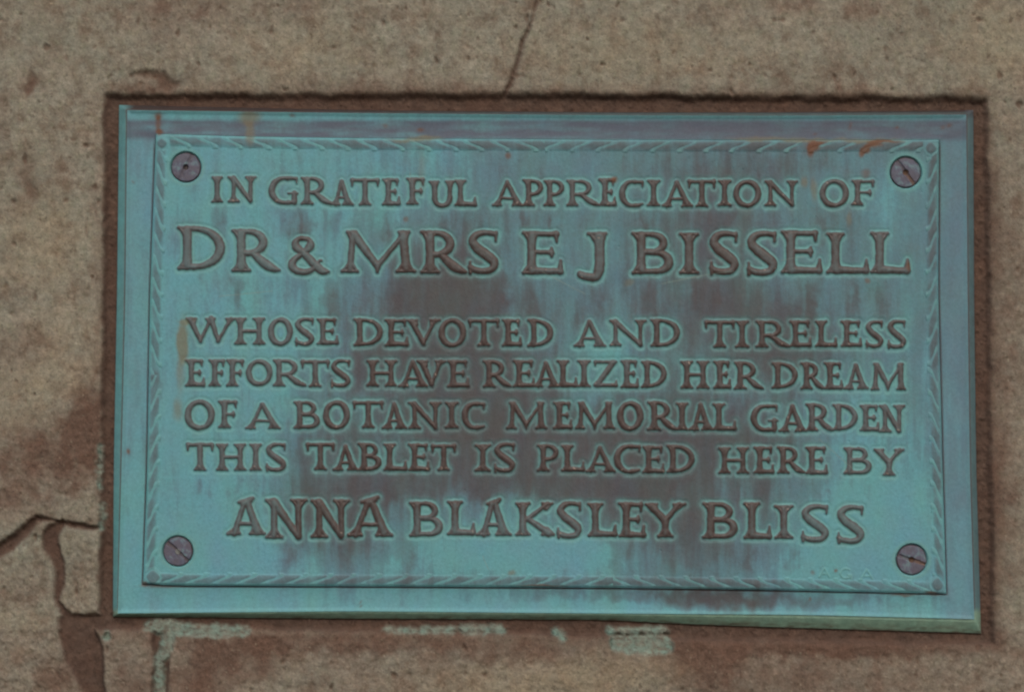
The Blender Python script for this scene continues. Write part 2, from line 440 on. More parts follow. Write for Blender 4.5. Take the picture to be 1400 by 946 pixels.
# ------------------------------------------------------------------ outline of the cast plate (hand-made, so not quite square)
def curve(pts):
    p = np.array(pts, float)
    def f(t):                         # t 0..1 along the edge
        xs = np.concatenate([[0], np.cumsum(np.hypot(*np.diff(p, axis=0).T))]); xs /= xs[-1]
        return np.stack([np.interp(t, xs, p[:, 0]), np.interp(t, xs, p[:, 1])], -1)
    return f
def smoothcurve(pts):
    q = curve(pts)(np.linspace(0, 1, 201))
    line = q[0] + (q[-1] - q[0]) * np.linspace(0, 1, 201)[:, None]
    dv = q - line
    for _ in range(60):
        dv[1:-1] = .25 * dv[:-2] + .5 * dv[1:-1] + .25 * dv[2:]
    return curve(line + dv)
TAB = dict(t=smoothcurve([(213, 183), (340, 187), (480, 189), (840, 191), (1060, 191.5), (1284, 191)]),
           b=smoothcurve([(195.5, 797), (215, 800), (480, 801), (840, 803), (1100, 807), (1294, 811)]),
           l=smoothcurve([(213, 183), (209, 290), (205, 400), (201, 640), (195.5, 797)]),
           r=smoothcurve([(1284, 191), (1283, 400), (1289, 640), (1294, 811)]))
INN = dict(t=smoothcurve([(174, 151), (480, 155), (840, 158), (1060, 158.5), (1321, 157)]),
           b=smoothcurve([(161, 838), (480, 835), (800, 838), (1100, 840), (1332, 846)]),
           l=smoothcurve([(174, 151), (171.5, 400), (166, 640), (161, 838)]),
           r=smoothcurve([(1321, 157), (1323, 400), (1326, 640), (1332, 846)]))
OUT = dict(t=smoothcurve([(161, 142), (480, 149), (840, 152), (1060, 152), (1333, 149)]),
           b=smoothcurve([(152.5, 843.5), (480, 846), (830, 847.5), (930, 853), (1040, 857), (1343.5, 866)]),
           l=smoothcurve([(161, 142), (158, 400), (153.5, 640), (152.5, 843.5)]),
           r=smoothcurve([(1333, 149), (1334, 400), (1337, 640), (1343.5, 866)]))
def coons(E, nu, nv):
    u = np.linspace(0, 1, nu); v = np.linspace(0, 1, nv)
    t, b, l, r = E['t'](u), E['b'](u), E['l'](v), E['r'](v)
    U, V = u[None, :, None], v[:, None, None]
    g = (1 - V) * t[None] + V * b[None] + (1 - U) * l[:, None] + U * r[:, None]
    g -= (1 - U) * (1 - V) * t[0] + U * (1 - V) * t[-1] + (1 - U) * V * b[0] + U * V * b[-1]
    return g[..., 0], g[..., 1]

# ------------------------------------------------------------------ patina map of the bronze
BRIGHT = lin(106, 165, 176); MID = lin(97, 134, 145); DARKB = lin(85, 85, 89); HALO = lin(110, 165, 166)
BROWN = lin(92, 66, 62); OCHRE = lin(124, 112, 84); RUST = lin(112, 74, 52)
BLOBS = [ (500, 440, 50, 60, .28), (470, 560, 70, 60, .22), (960, 600, 90, 50, .3), (1090, 480, 70, 70, .24), (740, 640, 160, 50, .22), (700, 250, 40, 60, .2), (620, 330, 30, 60, .2), (970, 340, 60, 80, .18), (400, 640, 40, 50, .18),
   # x, y, rx, ry, amount : dark runs where the patina has worn off
 (640, 470, 110, 110, .74), (600, 540, 75, 70, .5), (680, 590, 110, 60, .45), (800, 610, 120, 60, .35), (880, 560, 120, 45, .36), (930, 640, 130, 60, .45),
 (950, 740, 130, 55, .66), (860, 700, 90, 30, .28), (760, 665, 160, 22, .35), (480, 680, 75, 50, .62), (440, 730, 65, 50, .55), (520, 760, 60, 30, .22),
 (1020, 470, 110, 60, .42), (960, 400, 90, 50, .26), (1010, 290, 120, 60, .20), (900, 330, 120, 60, .12), (700, 300, 90, 60, .12), (590, 380, 60, 50, .24),
 (640, 400, 60, 60, .22), (500, 500, 50, 40, .34), (480, 600, 60, 40, .34), (430, 620, 40, 50, .22), (1040, 590, 60, 50, .30), (1000, 230, 160, 30, .25), (1090, 640, 40, 40, .2),
 (430, 520, 30, 30, .2), (1000, 822, 90, 13, .8), (900, 812, 150, 9, .35), (1150, 820, 60, 8, .3), (1050, 176, 260, 10, .22), (1180, 330, 60, 70, .12), (850, 430, 70, 40, .16), (560, 410, 70, 60, .2),
 (320, 174, 140, 7, .18), (410, 340, 16, 60, .22), (505, 350, 40, 30, .10), (640, 790, 90, 10, .12), (1140, 520, 60, 60, .10), (660, 520, 60, 40, .2), (400, 290, 20, 40, .14), (760, 520, 50, 30, .12),
 (540, 640, 50, 30, .25), (620, 690, 70, 25, .25), (640, 640, 100, 30, .25), (560, 300, 20, 60, .18), (1060, 700, 50, 30, .15),
]
CLEAN = [(760, 755, 95, 26, .55), (560, 530, 22, 22, .35), (830, 470, 40, 40, .30), (800, 540, 45, 14, .30), (1120, 750, 90, 50, .30), (330, 760, 120, 50, .22), (1210, 290, 45, 60, .25), (1120, 255, 30, 18, .2), (700, 400, 30, 50, .22),
         (1190, 680, 60, 80, .2), (760, 835, 250, 8, .35), (1150, 540, 60, 40, .15), (530, 770, 30, 14, .15)]
OCH = [(341, 160, 14, 10, .8), (342, 180, 6, 18, .6), (250, 465, 7, 28, .85), (246, 505, 6, 30, .45), (243, 560, 7, 14, .5), (1040, 190, 40, 3, .6), (1100, 192, 30, 3, .6), (1180, 192, 50, 3, .6), (583, 189, 20, 3, .7), (578, 235, 5, 30, .25),
       (1100, 250, 5, 8, .5), (700, 783, 5, 4, .5), (860, 387, 5, 5, .4), (1113, 260, 4, 14, .5), (560, 192, 26, 3, .5), (1160, 300, 4, 10, .4), (255, 438, 12, 4, .5)]
RST = [(1112, 200, 8, 7, .9), (1107, 207, 4, 8, .8), (1120, 195, 10, 2, .8), (1195, 197, 11, 4, .9), (1184, 204, 6, 6, .95), (1178, 209, 4, 6, .8), (1210, 193, 20, 2, .7), (215, 158, 5, 5, .8), (216, 172, 4, 12, .75), (218, 181, 5, 4, .9), (1183, 238, 7, 6, .45),
       (840, 246, 5, 4, .8), (575, 177, 5, 3, .7), (527, 172, 4, 3, .5), (399, 158, 4, 3, .6), (695, 213, 4, 4, .6), (1299, 172, 3, 3, .6), (197, 797, 4, 4, .7), (555, 300, 3, 4, .5), (1187, 384, 4, 4, .5), (1242, 364, 4, 7, .6),
       (222, 801, 30, 1.6, .5), (1235, 813, 16, 2, .7), (1275, 811, 10, 3, .7), (740, 800, 30, 1.6, .55), (182, 249, 3, 2, .6), (1290, 174, 2.5, 2.5, .6), (1114, 183, 2, 2, .6), (1112, 783, 3, 3, .4), (1143, 780, 2.5, 2.5, .6), (1109, 818, 2, 3, .7), (1226, 175, 2, 2, .9),
       (1162, 172, 1.5, 6, .8), (176, 618, 2.5, 3.5, .9), (573, 837, 2, 2, .9), (493, 825, 1.2, 5, .7)]
_r = random.Random(5)
for ch, x0, x1, y0, y1, li in LETTERS:
    if li in (0, 1, 5, 6) and _r.random() < (.75, .8, 0, 0, 0, .6, .45)[li]:
        ln_ = _r.uniform(14, 26) * (1.5 if li == 1 else 1)
        BLOBS.append((_r.uniform(x0, x1), y1 + 7 + ln_, _r.uniform(5, 10), ln_, _r.uniform(.12, .34)))
for _ in range(26):
    BLOBS.append((_r.uniform(380, 1180), _r.uniform(380, 800), _r.uniform(6, 14), _r.uniform(20, 60), _r.uniform(.1, .24)))
def blobs(X, Y, lst, warp=6, seed=50, soft=False):
    wx = X + warp * 2 * fbm(X / 22, Y / 30, seed, 3); wy = Y + warp * 2 * fbm(X / 22, Y / 30, seed + 9, 3)
    s = np.zeros(X.shape)
    for cx, cy, rx, ry, a in lst:
        m = (np.abs(X - cx) < rx * 2.6 + warp) & (np.abs(Y - cy) < ry * 2.6 + warp)
        if m.any():
            q = ((wx[m] - cx) / rx) ** 2 + ((wy[m] - cy) / ry) ** 2
            s[m] += a * np.exp(-(q * q * .12 + q * .75 if soft else q * q * .5 + q * .35))
    return s
def darkness(X, Y):
    """0 = full verdigris, 1 = dark bare bronze; runs follow gravity"""
    st1 = fbm(X / 17, Y / 120, 3, 5, .6); st2 = fbm(X / 7, Y / 70, 13, 3, .6); cl = fbm(X / 60, Y / 60, 23, 4); gr = fbm(X / 8, Y / 8, 33, 3)
    xs = X + 8 * fbm(X / 30, Y / 200, 43, 3)
    s = blobs(xs, Y, BLOBS, 16, 50, True) - blobs(xs, Y, CLEAN, 10, 80, True)
    r = np.clip((X - 420) / 500, 0, 1)
    t = .09 + .34 * r * sstep(820, 380, Y) - .06 * sstep(560, 780, Y) * sstep(420, 250, X) + s * 1.22 + .80 * st1 * (.45 + .55 * sstep(0, .5, s + .25)) + .26 * st2 + .22 * cl + .16 * gr
    t = np.maximum(t, 0)
    return np.clip(1.06 * (1 - np.exp(-1.30 * t)) - .03, 0, 1)
def patina_colour(X, Y):
    t = darkness(X, Y)
    c = mix(mix(BRIGHT, MID, sstep(0, .48, t)), DARKB, sstep(.42, .88, t))
    h2 = fbm(X / 13, Y / 40, 63, 4)
    c = mix(c, lin(84, 96, 104), np.clip(1.5 * h2 + .1, 0, .6) * sstep(.5, .9, t))
    hue = fbm(X / 45, Y / 90, 61, 4)
    c = c * (1 + np.stack([-.04 * hue, .16 * hue, -.10 * hue], -1))
    c = c * (1 + .10 * fbm(X / 5, Y / 6, 71, 3)[..., None])
    c = c * (1 + .22 * fbm(X / 10, Y / 60, 75, 4)[..., None] * sstep(.3, .8, t)[..., None])
    return c, t

# ------------------------------------------------------------------ plaque
plaque = root('plaque', 'blue-green bronze memorial plaque with raised roman lettering, roped border and four screws', 'plaque', (0, 0, 0))
FACE = 9.0       # how far the raised tablet stands in front of the wall face
nu, nv = 1180, 680
X, Y = coons(TAB, nu, nv)
U = np.linspace(0, 1, nu)[None].repeat(nv, 0); V = np.linspace(0, 1, nv)[:, None].repeat(nu, 1)
Hh = 1.1 * fbm(X / 120, Y / 120, 101, 3) + .35 * fbm(X / 12, Y / 14, 111, 3)
dist = np.full(X.shape, 99.0); lid = np.zeros(X.shape, np.int32)
WX = X + 1.3 * fbm(X / 9, Y / 9, 121, 3); WY = Y + 1.3 * fbm(X / 9, Y / 9, 131, 3)
groups = {0: ('tablet', M_BRONZE, plaque, None)}
def window(x0, x1, y0, y1, m=12):
    rows = np.where((Y.min(1) < y1 + m) & (Y.max(1) > y0 - m))[0]; colz = np.where((X.min(0) < x1 + m) & (X.max(0) > x0 - m))[0]
    return slice(rows[0], rows[-1] + 1), slice(colz[0], colz[-1] + 1)
gid = 1
big = np.zeros(X.shape)
for ch, x0, x1, y0, y1, li in LETTERS:
    sl_ = window(x0, x1, y0, y1)
    wx, wy = WX[sl_], WY[sl_]
    d = np.zeros(wx.shape); k = .7
    acc = np.zeros(wx.shape)
    for pts, rad in glyph(ch, x0, x1, y0, y1):
        acc += np.exp(-np.clip(sd_path(wx, wy, pts, rad), -20, 40) / k)
    d = -k * np.log(acc + 1e-18) + .25
    better = d < dist[sl_]
    dist[sl_] = np.where(better, d, dist[sl_])
    lid[sl_] = np.where(better & (d < 1.1), gid, lid[sl_])
    if li in (1, 6): big[sl_] = np.maximum(big[sl_], 1.0 * (d < 8))
    groups[gid] = ('letter', M_BRONZE, plaque, None); gid += 1
# raised profile with rounded shoulders
prof = sstep(1.3, -2.4, dist)
lift = 1.7 * prof + .5 * sstep(-1.5, -5, dist)
Hh = Hh * (1 - .3 * prof) + lift - .55 * np.exp(-((dist - 2.6) / 1.9) ** 2)

# the roped border: slanted beads along the four sides
def side_coord(E_len):
    pass
dT = Y - TAB['t'](U[0])[:, 1][None]; dB = TAB['b'](U[0])[:, 1][None] - Y
dL = X - TAB['l'](V[:, 0])[:, 0][:, None]; dR = TAB['r'](V[:, 0])[:, 0][:, None] - X
BW = 16.5
rope = np.full(X.shape, 0.0); ropeid = np.zeros(X.shape, np.int32); sep = np.zeros(X.shape); ropein = np.zeros(X.shape)
jit = 1.5 * fbm(X / 40, Y / 40, 141, 3)
def add_side(across, along, half, first, pitch, lo, hi, flip):
    """across: distance from the edge; along: coordinate; beads change direction at 'half'"""
    global gid
    m = (across > 1.0) & (across < BW + 1.5) & (along > lo) & (along < hi)
    a = along[m]; w_ = np.clip((across[m] - 1.5) / (BW - 2), 0, 1)
    sgn = np.where(a < half, 1.0, -1.0) * flip
    ph = (a + sgn * (w_ - .5) * -23 + sgn * 3 * np.sin(w_ * 6.28) + 5 * jit[m] - first) / pitch
    # keep the turning point in one bead
    n = np.floor(ph).astype(int); f = ph - n
    e = np.minimum(f, 1 - f) * pitch                       # distance to the next separator
    body = (.72 + .9 * fbm(X[m] / 30, Y[m] / 30, 143, 2)) * sstep(1.2, 7.0, e) * np.clip(1 - (2 * w_ - 1) ** 2, 0, 1) ** .6
    rope[m] = np.maximum(rope[m], body)
    sep[m] = np.maximum(sep[m], (1 - sstep(1.2, 5.0, e)) * sstep(0, .15, w_))
    ropein[m] = 1
    ids = ropeid[m]
    key = n - n.min() + 1
    base = gid
    ids = np.where(body > .05, base + key, 0)
    ropeid[m] = ids
    for q in range(key.max() + 1): groups[base + q] = ('rope_bead', M_BRONZE, plaque, None)
    gid = base + key.max() + 2
add_side(dT, X, 745, 246, 36.5, 232, 1262, 1)
add_side(dB, X, 838, 236, 34.0, 216, 1276, 1)
add_side(dL, Y, 512, 207, 31.0, 206, 782, 1)
add_side(dR, Y, 500, 207, 31.0, 208, 794, 1)
# corner leaves
for cx, cy in ((222, 196), (1273, 203), (208, 788), (1282, 799)):
    r = np.abs((X - cx)) ** 1.5 + np.abs((Y - cy)) ** 1.5; r = r ** (1 / 1.5) * .93 + 7 * jit
    m = r < 12
    rope[m] = np.maximum(rope[m] * sstep(8, 12, r[m]), sstep(9.5, 5, r[m])); sep[m] = np.maximum(sep[m] * 0, np.exp(-((r[m] - 9.5) / 2.4) ** 2) * .6); ropeid[m] = np.where(r[m] < 9.5, gid, ropeid[m]); ropein[m] = 1
    groups[gid] = ('corner_leaf', M_BRONZE, plaque, None); gid += 1
inb = ropein * (dist > 3)
Hh += inb * (1.5 * rope + .9 * sep)
lid = np.where((lid == 0) & (inb > 0), ropeid, lid)

# scratched initials of the founder at the lower right
INI = []
def ini(ch, x0, x1, y0, y1):
    if ch == 'A': return [([(x0, y1), ((x0 + x1) / 2, y0), (x1, y1)], [.7, .7, .7]), ([(x0 + 3.5, y1 - 4), (x1 - 3.5, y1 - 4)], [.6, .6])]
    p, r = [], []
    for k in range(15):
        a = math.radians(45 + 290 * k / 14); p.append(((x0 + x1) / 2 + (x1 - x0) / 2 * math.cos(a), (y0 + y1) / 2 - (y1 - y0) / 2 * math.sin(a))); r.append(.75)
    return [(p, r), ([(x1 - 4, y1 - 4.5), (x1, y1 - 4.5), (x1, y1 + 1)], [.7, .7, .7])]
dini = np.full(X.shape, 99.0)
for ch, x0, x1, y0, y1 in (('A', 1120, 1134, 776, 788), ('G', 1149, 1164, 777, 790), ('A', 1177, 1193, 778, 791)):
    sl_ = window(x0, x1, y0, y1)
    dd = np.full(X[sl_].shape, 99.0)
    for pts, rad in ini(ch, x0, x1, y0, y1): dd = np.minimum(dd, sd_path(X[sl_], Y[sl_], pts, rad))
    dini[sl_] = np.minimum(dini[sl_], dd)
    lid[sl_] = np.where(dd < 1.0, gid, lid[sl_]); groups[gid] = ('letter', M_BRONZE, plaque, 'small scratched initial'); gid += 1
Hh += .7 * sstep(1.2, -.4, dini)

edge = np.minimum(np.minimum(dT, dB), np.minimum(dL, dR))
Hh -= 1.2 * sstep(2.2, .2, edge)
Hh = np.where(edge < .35, -1.3, Hh)

# countersunk seats for the screws
SCREWS = [(254, 229, 21.0, 62, 'dark'), (1238.5, 236, 21.5, -55, 'rust'), (243, 753.5, 21.0, -42, 'worn'), (1246.5, 765, 21.5, -18, 'rust')]
hole = np.zeros(X.shape, bool)
seat = np.zeros(X.shape)
for cx, cy, r, an, kd in SCREWS:
    q = np.hypot(X - cx, Y - cy)
    Hh -= 5.0 * sstep(r + 1.5, r - 1.5, q)
    seat = np.maximum(seat, np.exp(-((q - r - 2.5) / 3.2) ** 2))
    hole |= q < r - 6
    lid = np.where(q < r + 2, 0, lid)

# thin scratches and pits
rs = np.random.RandomState(7)
for _ in range(230):
    cx, cy = rs.uniform(215, 1280), rs.uniform(195, 800); r = rs.uniform(.8, 2.2)
    sl_ = window(cx, cx, cy, cy, 5); q = np.hypot(X[sl_] - cx, Y[sl_] - cy)
    Hh[sl_] -= rs.uniform(-.6, .9) * sstep(r, 0, q)

P = flat(X, Y, FACE, FACE + Hh)
N = grid_normals(P)
col, T = patina_colour(X, Y)
# verdigris caught at the foot of the relief
down = np.empty_like(dist); down[2:] = dist[:-2]; down[:2] = dist[:2]
dm = np.minimum(dist, down + .4)
var = .75 + .9 * fbm(X / 11, Y / 13, 151, 3)
var = var * (.72 + 1.9 * fbm(X / 26, Y / 24, 157, 4))
var = np.clip(var, .08, 1.4)
halo = np.clip(np.exp(-((dm - 2.2) / 2.9) ** 2) * 1.0 * var, 0, .88)
halo = np.maximum(halo, .45 * sstep(10, 3, dm) * var)
def blur(a, n, ax):
    k = np.hanning(2 * n + 3)[1:-1]; k /= k.sum()
    return np.apply_along_axis(lambda v: np.convolve(np.pad(v, n, 'edge'), k, 'valid'), ax, a)
shelter = blur(blur((dist < 0).astype(float), 13, 0), 13, 1)      # corners and counters that the rain does not scour
halo = np.maximum(halo, np.clip(1.5 * sstep(.13, .42, shelter) * (.75 + .9 * fbm(X / 8, Y / 9, 159, 3)), 0, 1) * (dist > -.5))
hc = mix(HALO, HALO * .62 + DARKB * .25, sstep(.45, 1.0, T))
fade = 1 - .42 * sstep(.70, 1.0, T)
col = mix(col, hc, np.clip(halo * fade, 0, 1))
# between the strokes (counters) the field is greener
tone = fbm(X / 6, Y / 8, 161, 3)
LB = mix(lin(89, 84, 86), lin(82, 69, 67), sstep(.2, .7, T))
topc = mix(LB, col * .25 + lin(94, 98, 99) * .75, np.clip((.62 * sstep(2.2, 5.2, -dist) * big + .30 * sstep(1.4, 3.4, -dist)) * (1.15 - T) + .20 * (1 - T) + .6 * tone, 0, .8))
topc = topc * (1 + .35 * tone[..., None])
col = mix(col, topc, sstep(1.0, -.7, dist + .5 * tone))
# highlights on rubbed metal of the letters, painted in as pale specks
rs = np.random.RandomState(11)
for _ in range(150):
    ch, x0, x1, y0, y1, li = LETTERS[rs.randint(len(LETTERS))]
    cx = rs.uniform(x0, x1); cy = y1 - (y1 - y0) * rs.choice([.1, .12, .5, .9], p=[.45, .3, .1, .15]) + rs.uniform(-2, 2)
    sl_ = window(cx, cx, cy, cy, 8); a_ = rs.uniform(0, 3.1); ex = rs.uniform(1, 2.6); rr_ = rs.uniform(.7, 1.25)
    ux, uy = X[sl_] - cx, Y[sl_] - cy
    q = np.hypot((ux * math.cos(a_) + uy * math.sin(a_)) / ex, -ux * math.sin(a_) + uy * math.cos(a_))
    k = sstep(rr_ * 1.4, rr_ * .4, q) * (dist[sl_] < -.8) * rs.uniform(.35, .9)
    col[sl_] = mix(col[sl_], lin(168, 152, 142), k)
# rope: greyer bodies, bright separators
bodyc = mix(mix(MID, DARKB, np.clip(T * 1.0 + .42 + .6 * tone, 0, 1)), MID, .10)
col = mix(col, bodyc, inb * sstep(.1, .8, rope) * .85)
col = mix(col, HALO, inb * np.clip(sep * .85 * var, 0, 1) * (1 - .3 * T))
edge = np.minimum(np.minimum(dT, dB), np.minimum(dL, dR))
col = mix(col, HALO, .6 * np.exp(-((edge - 1.5) / 1.8) ** 2) * var * sstep(1500, 1200, 0 * X + 1300))
col = mix(col, HALO, .8 * seat)
col = mix(col, HALO * 1.05, .65 * sstep(1.2, .2, dini))
for (xa, ya), (xb, yb) in (((905, 388), (958, 377)), ((958, 377), (1003, 371)), ((1068, 356), (1098, 351)), ((742, 372), (800, 402)), ((560, 250), (561, 236)), ((300, 405), (372, 398)), ((1120, 600), (1165, 640)), ((660, 760), (668, 778))):
    sl_ = window(min(xa, xb), max(xa, xb), min(ya, yb), max(ya, yb), 4)
    col[sl_] = mix(col[sl_], lin(132, 150, 142), .4 * sstep(.9, .1, sd_path(WX[sl_], WY[sl_], [(xa, ya), (xb, yb)], [.2, .2])))
oc = np.clip(blobs(X, Y, OCH, 4, 90) * 1.1, 0, .75); rc = np.clip(blobs(X, Y, RST, 3, 95) * 1.2, 0, .9)
col = mix(col, OCHRE, oc * (dist > -1)); col = mix(col, RUST, rc)
gl = .62 + 0 * X
gl = np.where(dist < .8, .40 + .1 * T * 0, gl) - .08 * T
Fx = .25 * (X[:-1, :-1] + X[1:, 1:] + X[1:, :-1] + X[:-1, 1:]); 
fid = lid[:-1, :-1].copy()
fh = hole[:-1, :-1] & hole[1:, 1:]
fid[fh] = -1
PP = P
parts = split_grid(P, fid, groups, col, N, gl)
tablet = parts[0]

# ------------------------------------------------------------------ frame and bevelled rim around the tablet
def ring(name, A, Bc, n_across, height, colfn, npts=1400, extra=None):
    """band between two closed outlines. height(t, x, y) -> out of the wall; t 0 inside .. 1 outside"""
    def loop(E, k):
        t = np.linspace(0, 1, k, endpoint=False)
        kx = int(k * .32); ky = (k - 2 * kx) // 2
        tx = np.linspace(0, 1, kx, endpoint=False); ty = np.linspace(0, 1, ky, endpoint=False)
        return np.concatenate([E['t'](tx), E['r'](ty), E['b'](1 - tx), E['l'](1 - ty)])
    a, b = loop(A, npts), loop(Bc, npts)
    n = len(a); tt = np.linspace(0, 1, n_across)
    XX = a[:, 0][None] * (1 - tt[:, None]) + b[:, 0][None] * tt[:, None]
    YY = a[:, 1][None] * (1 - tt[:, None]) + b[:, 1][None] * tt[:, None]
    TT = tt[:, None].repeat(n, 1)
    h = height(TT, XX, YY)
    Pn = flat(XX, YY, FACE - 3, h)
    cc, gg = colfn(TT, XX, YY)
    idx = np.arange(n_across * n).reshape(n_across, n); nx = np.roll(idx, -1, 1)
    q = np.stack([idx[:-1], nx[:-1], nx[1:], idx[1:]], -1).reshape(-1, 4)
    return build(name, Pn.reshape(-1, 3), q, M_BRONZE, plaque, cc.reshape(-1, 3), None, gg.ravel())
FR = FACE - 4.2
def frame_h(t, x, y):
    return FR - 2.6 * np.sin(np.pi * np.clip(t, 0, 1)) ** .8 * .55 - (.2 + 1.5 * sstep(192, 205, y)) * sstep(.10, 0.0, t) + 1.3 * sstep(.86, .97, t) + .8 * fbm(x / 60, y / 60, 171, 3) + .3 * fbm(x / 10, y / 10, 175, 3)
def frame_c(t, x, y):
    c, T_ = patina_colour(x, y)
    v = .8 + .8 * fbm(x / 9, y / 9, 181, 3)
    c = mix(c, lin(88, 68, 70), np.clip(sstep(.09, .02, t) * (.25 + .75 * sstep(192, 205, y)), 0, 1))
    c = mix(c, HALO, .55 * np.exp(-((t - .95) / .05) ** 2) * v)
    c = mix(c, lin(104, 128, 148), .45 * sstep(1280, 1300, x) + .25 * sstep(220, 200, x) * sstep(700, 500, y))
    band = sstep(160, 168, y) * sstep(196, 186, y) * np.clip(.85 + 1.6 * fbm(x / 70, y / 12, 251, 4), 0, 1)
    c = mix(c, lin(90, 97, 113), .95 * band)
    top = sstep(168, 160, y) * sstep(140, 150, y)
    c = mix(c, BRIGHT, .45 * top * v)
    c = mix(c, OCHRE, np.clip(blobs(x, y, OCH, 4, 90), 0, .7)); c = mix(c, RUST * .9, np.clip(blobs(x, y, RST, 3, 95), 0, .95))
    return c, .6 + 0 * x
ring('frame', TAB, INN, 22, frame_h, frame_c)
# drop from the raised tablet to the frame
TE = TAB
def drop_h(t, x, y): return FACE - 1.2 - (6.6 - 1.2) * t
def drop_c(t, x, y):
    c, T_ = patina_colour(x, y)
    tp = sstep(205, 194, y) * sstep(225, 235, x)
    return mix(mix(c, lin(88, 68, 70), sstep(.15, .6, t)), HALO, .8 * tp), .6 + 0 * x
def scale_edges(E, dxy):
    o = {}
    for k, (sx, sy) in dict(t=(0, -1), b=(0, 1), l=(-1, 0), r=(1, 0)).items():
        def f(t, E=E, k=k, sx=sx, sy=sy):
            p = E[k](t).copy(); t = np.asarray(t)
            if k in 'tb': p[:, 0] += dxy * (2 * t - 1); p[:, 1] += sy * dxy
            else: p[:, 1] += dxy * (2 * t - 1); p[:, 0] += sx * dxy
            return p
        o[k] = f
    return o
ring('tablet_edge', scale_edges(TAB, 0), scale_edges(TAB, 1.2), 5, drop_h, drop_c)
def rim_h(t, x, y):
    return FR + 1.0 - 1.2 * np.exp(-((t - .06) / .05) ** 2) - 9.5 * t ** 1.25 + .7 * fbm(x / 25, y / 25, 191, 3)
def rim_c(t, x, y):
    v = .8 + .9 * fbm(x / 14, y / 14, 201, 3)
    c, T_ = patina_colour(x, y)
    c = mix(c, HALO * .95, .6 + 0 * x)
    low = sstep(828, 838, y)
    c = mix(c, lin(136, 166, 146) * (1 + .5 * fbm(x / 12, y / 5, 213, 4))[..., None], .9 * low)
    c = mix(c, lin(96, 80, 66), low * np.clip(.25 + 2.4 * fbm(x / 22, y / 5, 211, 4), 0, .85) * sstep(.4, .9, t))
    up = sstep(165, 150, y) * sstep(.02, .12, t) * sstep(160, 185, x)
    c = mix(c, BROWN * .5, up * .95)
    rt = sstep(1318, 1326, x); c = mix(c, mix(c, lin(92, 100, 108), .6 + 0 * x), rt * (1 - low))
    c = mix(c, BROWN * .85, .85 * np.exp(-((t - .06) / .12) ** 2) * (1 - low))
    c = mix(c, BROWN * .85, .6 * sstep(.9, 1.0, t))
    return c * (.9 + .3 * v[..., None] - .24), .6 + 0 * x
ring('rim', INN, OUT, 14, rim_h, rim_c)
# side walls of the casting, running back into the recess
def side_h(t, x, y): return FR - 8.4 - 5.5 * t
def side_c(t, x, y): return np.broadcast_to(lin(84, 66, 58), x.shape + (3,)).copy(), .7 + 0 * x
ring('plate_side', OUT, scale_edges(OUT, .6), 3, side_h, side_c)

# ------------------------------------------------------------------ screws
def screw(cx, cy, r, ang, kind):
    n = 73
    g = np.linspace(-1, 1, n)
    # disc mapped from a square grid
    a, b = np.meshgrid(g, g)
    x = a * np.sqrt(1 - b * b / 2) * r; y = b * np.sqrt(1 - a * a / 2) * r
    q = np.hypot(x, y) + 1.6 * fbm((cx + x) / 9, (cy + y) / 9, 229, 3)
    c, s_ = math.cos(math.radians(ang)), math.sin(math.radians(ang))
    along = x * c - y * s_; acr = x * s_ + y * c
    h = -.3 + 1.2 * np.sqrt(np.clip(1 - (q / r) ** 2 * .8, 0, 1)) - 3.5 * sstep(r - 2.2, r, q)
    slotw = 1.9
    slot = sstep(slotw + 1.2, slotw - 1.0, np.abs(acr) + 2.4 * fbm((cx + x) / 7, (cy + y) / 7, 227, 3)) * (q < r)
    hub = sstep(4.6, 2.8, q)
    fill = {'dark': .35, 'rust': .6, 'worn': .8}[kind]
    h = h - 2.6 * slot * fill - (2.6 * hub if kind != 'worn' else -0.6 * hub)
    h += .5 * fbm(x / 6 + cx, y / 6, 221, 3)
    XX, YY = cx + x, cy + y
    Pn = flat(XX, YY, FACE, FACE - 1.0 + h)
    v = fbm(XX / 5, YY / 5, 231, 3)
    cc = np.broadcast_to(lin(96, 94, 108), x.shape + (3,)).copy()
    v2 = fbm(XX / 13, YY / 13, 233, 4)
    cc = mix(cc, lin(100, 104, 128), np.clip(.3 + 2.4 * v2, 0, .8))
    cc = mix(cc, lin(112, 148, 148), np.clip(1.2 * v + 2.0 * v2 - .05, 0, .6) * (1 - hub))
    cc = cc * (1 + .3 * v[..., None])
    cc = mix(cc, lin(82, 68, 64), .75 * slot * fill); 
    cc = mix(cc, (lin(96, 72, 52) if kind == 'rust' else lin(66, 56, 54)) if kind != 'worn' else lin(120, 124, 120), .85 * hub)
    cc = mix(cc, lin(80, 60, 58), .75 * sstep(r - 3, r - .8, q))
    if kind == 'rust':
        m = sstep(.0, .35, (along / r)) * sstep(4, 1, np.abs(acr)); cc = mix(cc, lin(112, 84, 64), .6 * m)
    idx = np.arange(n * n).reshape(n, n)
    qd = np.stack([idx[:-1, :-1], idx[1:, :-1], idx[1:, 1:], idx[:-1, 1:]], -1).reshape(-1, 4)
    return build('screw', Pn.reshape(-1, 3), qd, M_BRONZE, plaque, cc.reshape(-1, 3), grid_normals(Pn).reshape(-1, 3), np.full(n * n, .5))
for a_ in SCREWS:
    so = screw(*a_)
    so['label'] = {'dark': 'slotted screw head with a dark centre hole', 'rust': 'slotted screw head with a rusty centre hole', 'worn': 'slotted screw head with a pale worn centre'}[a_[4]]

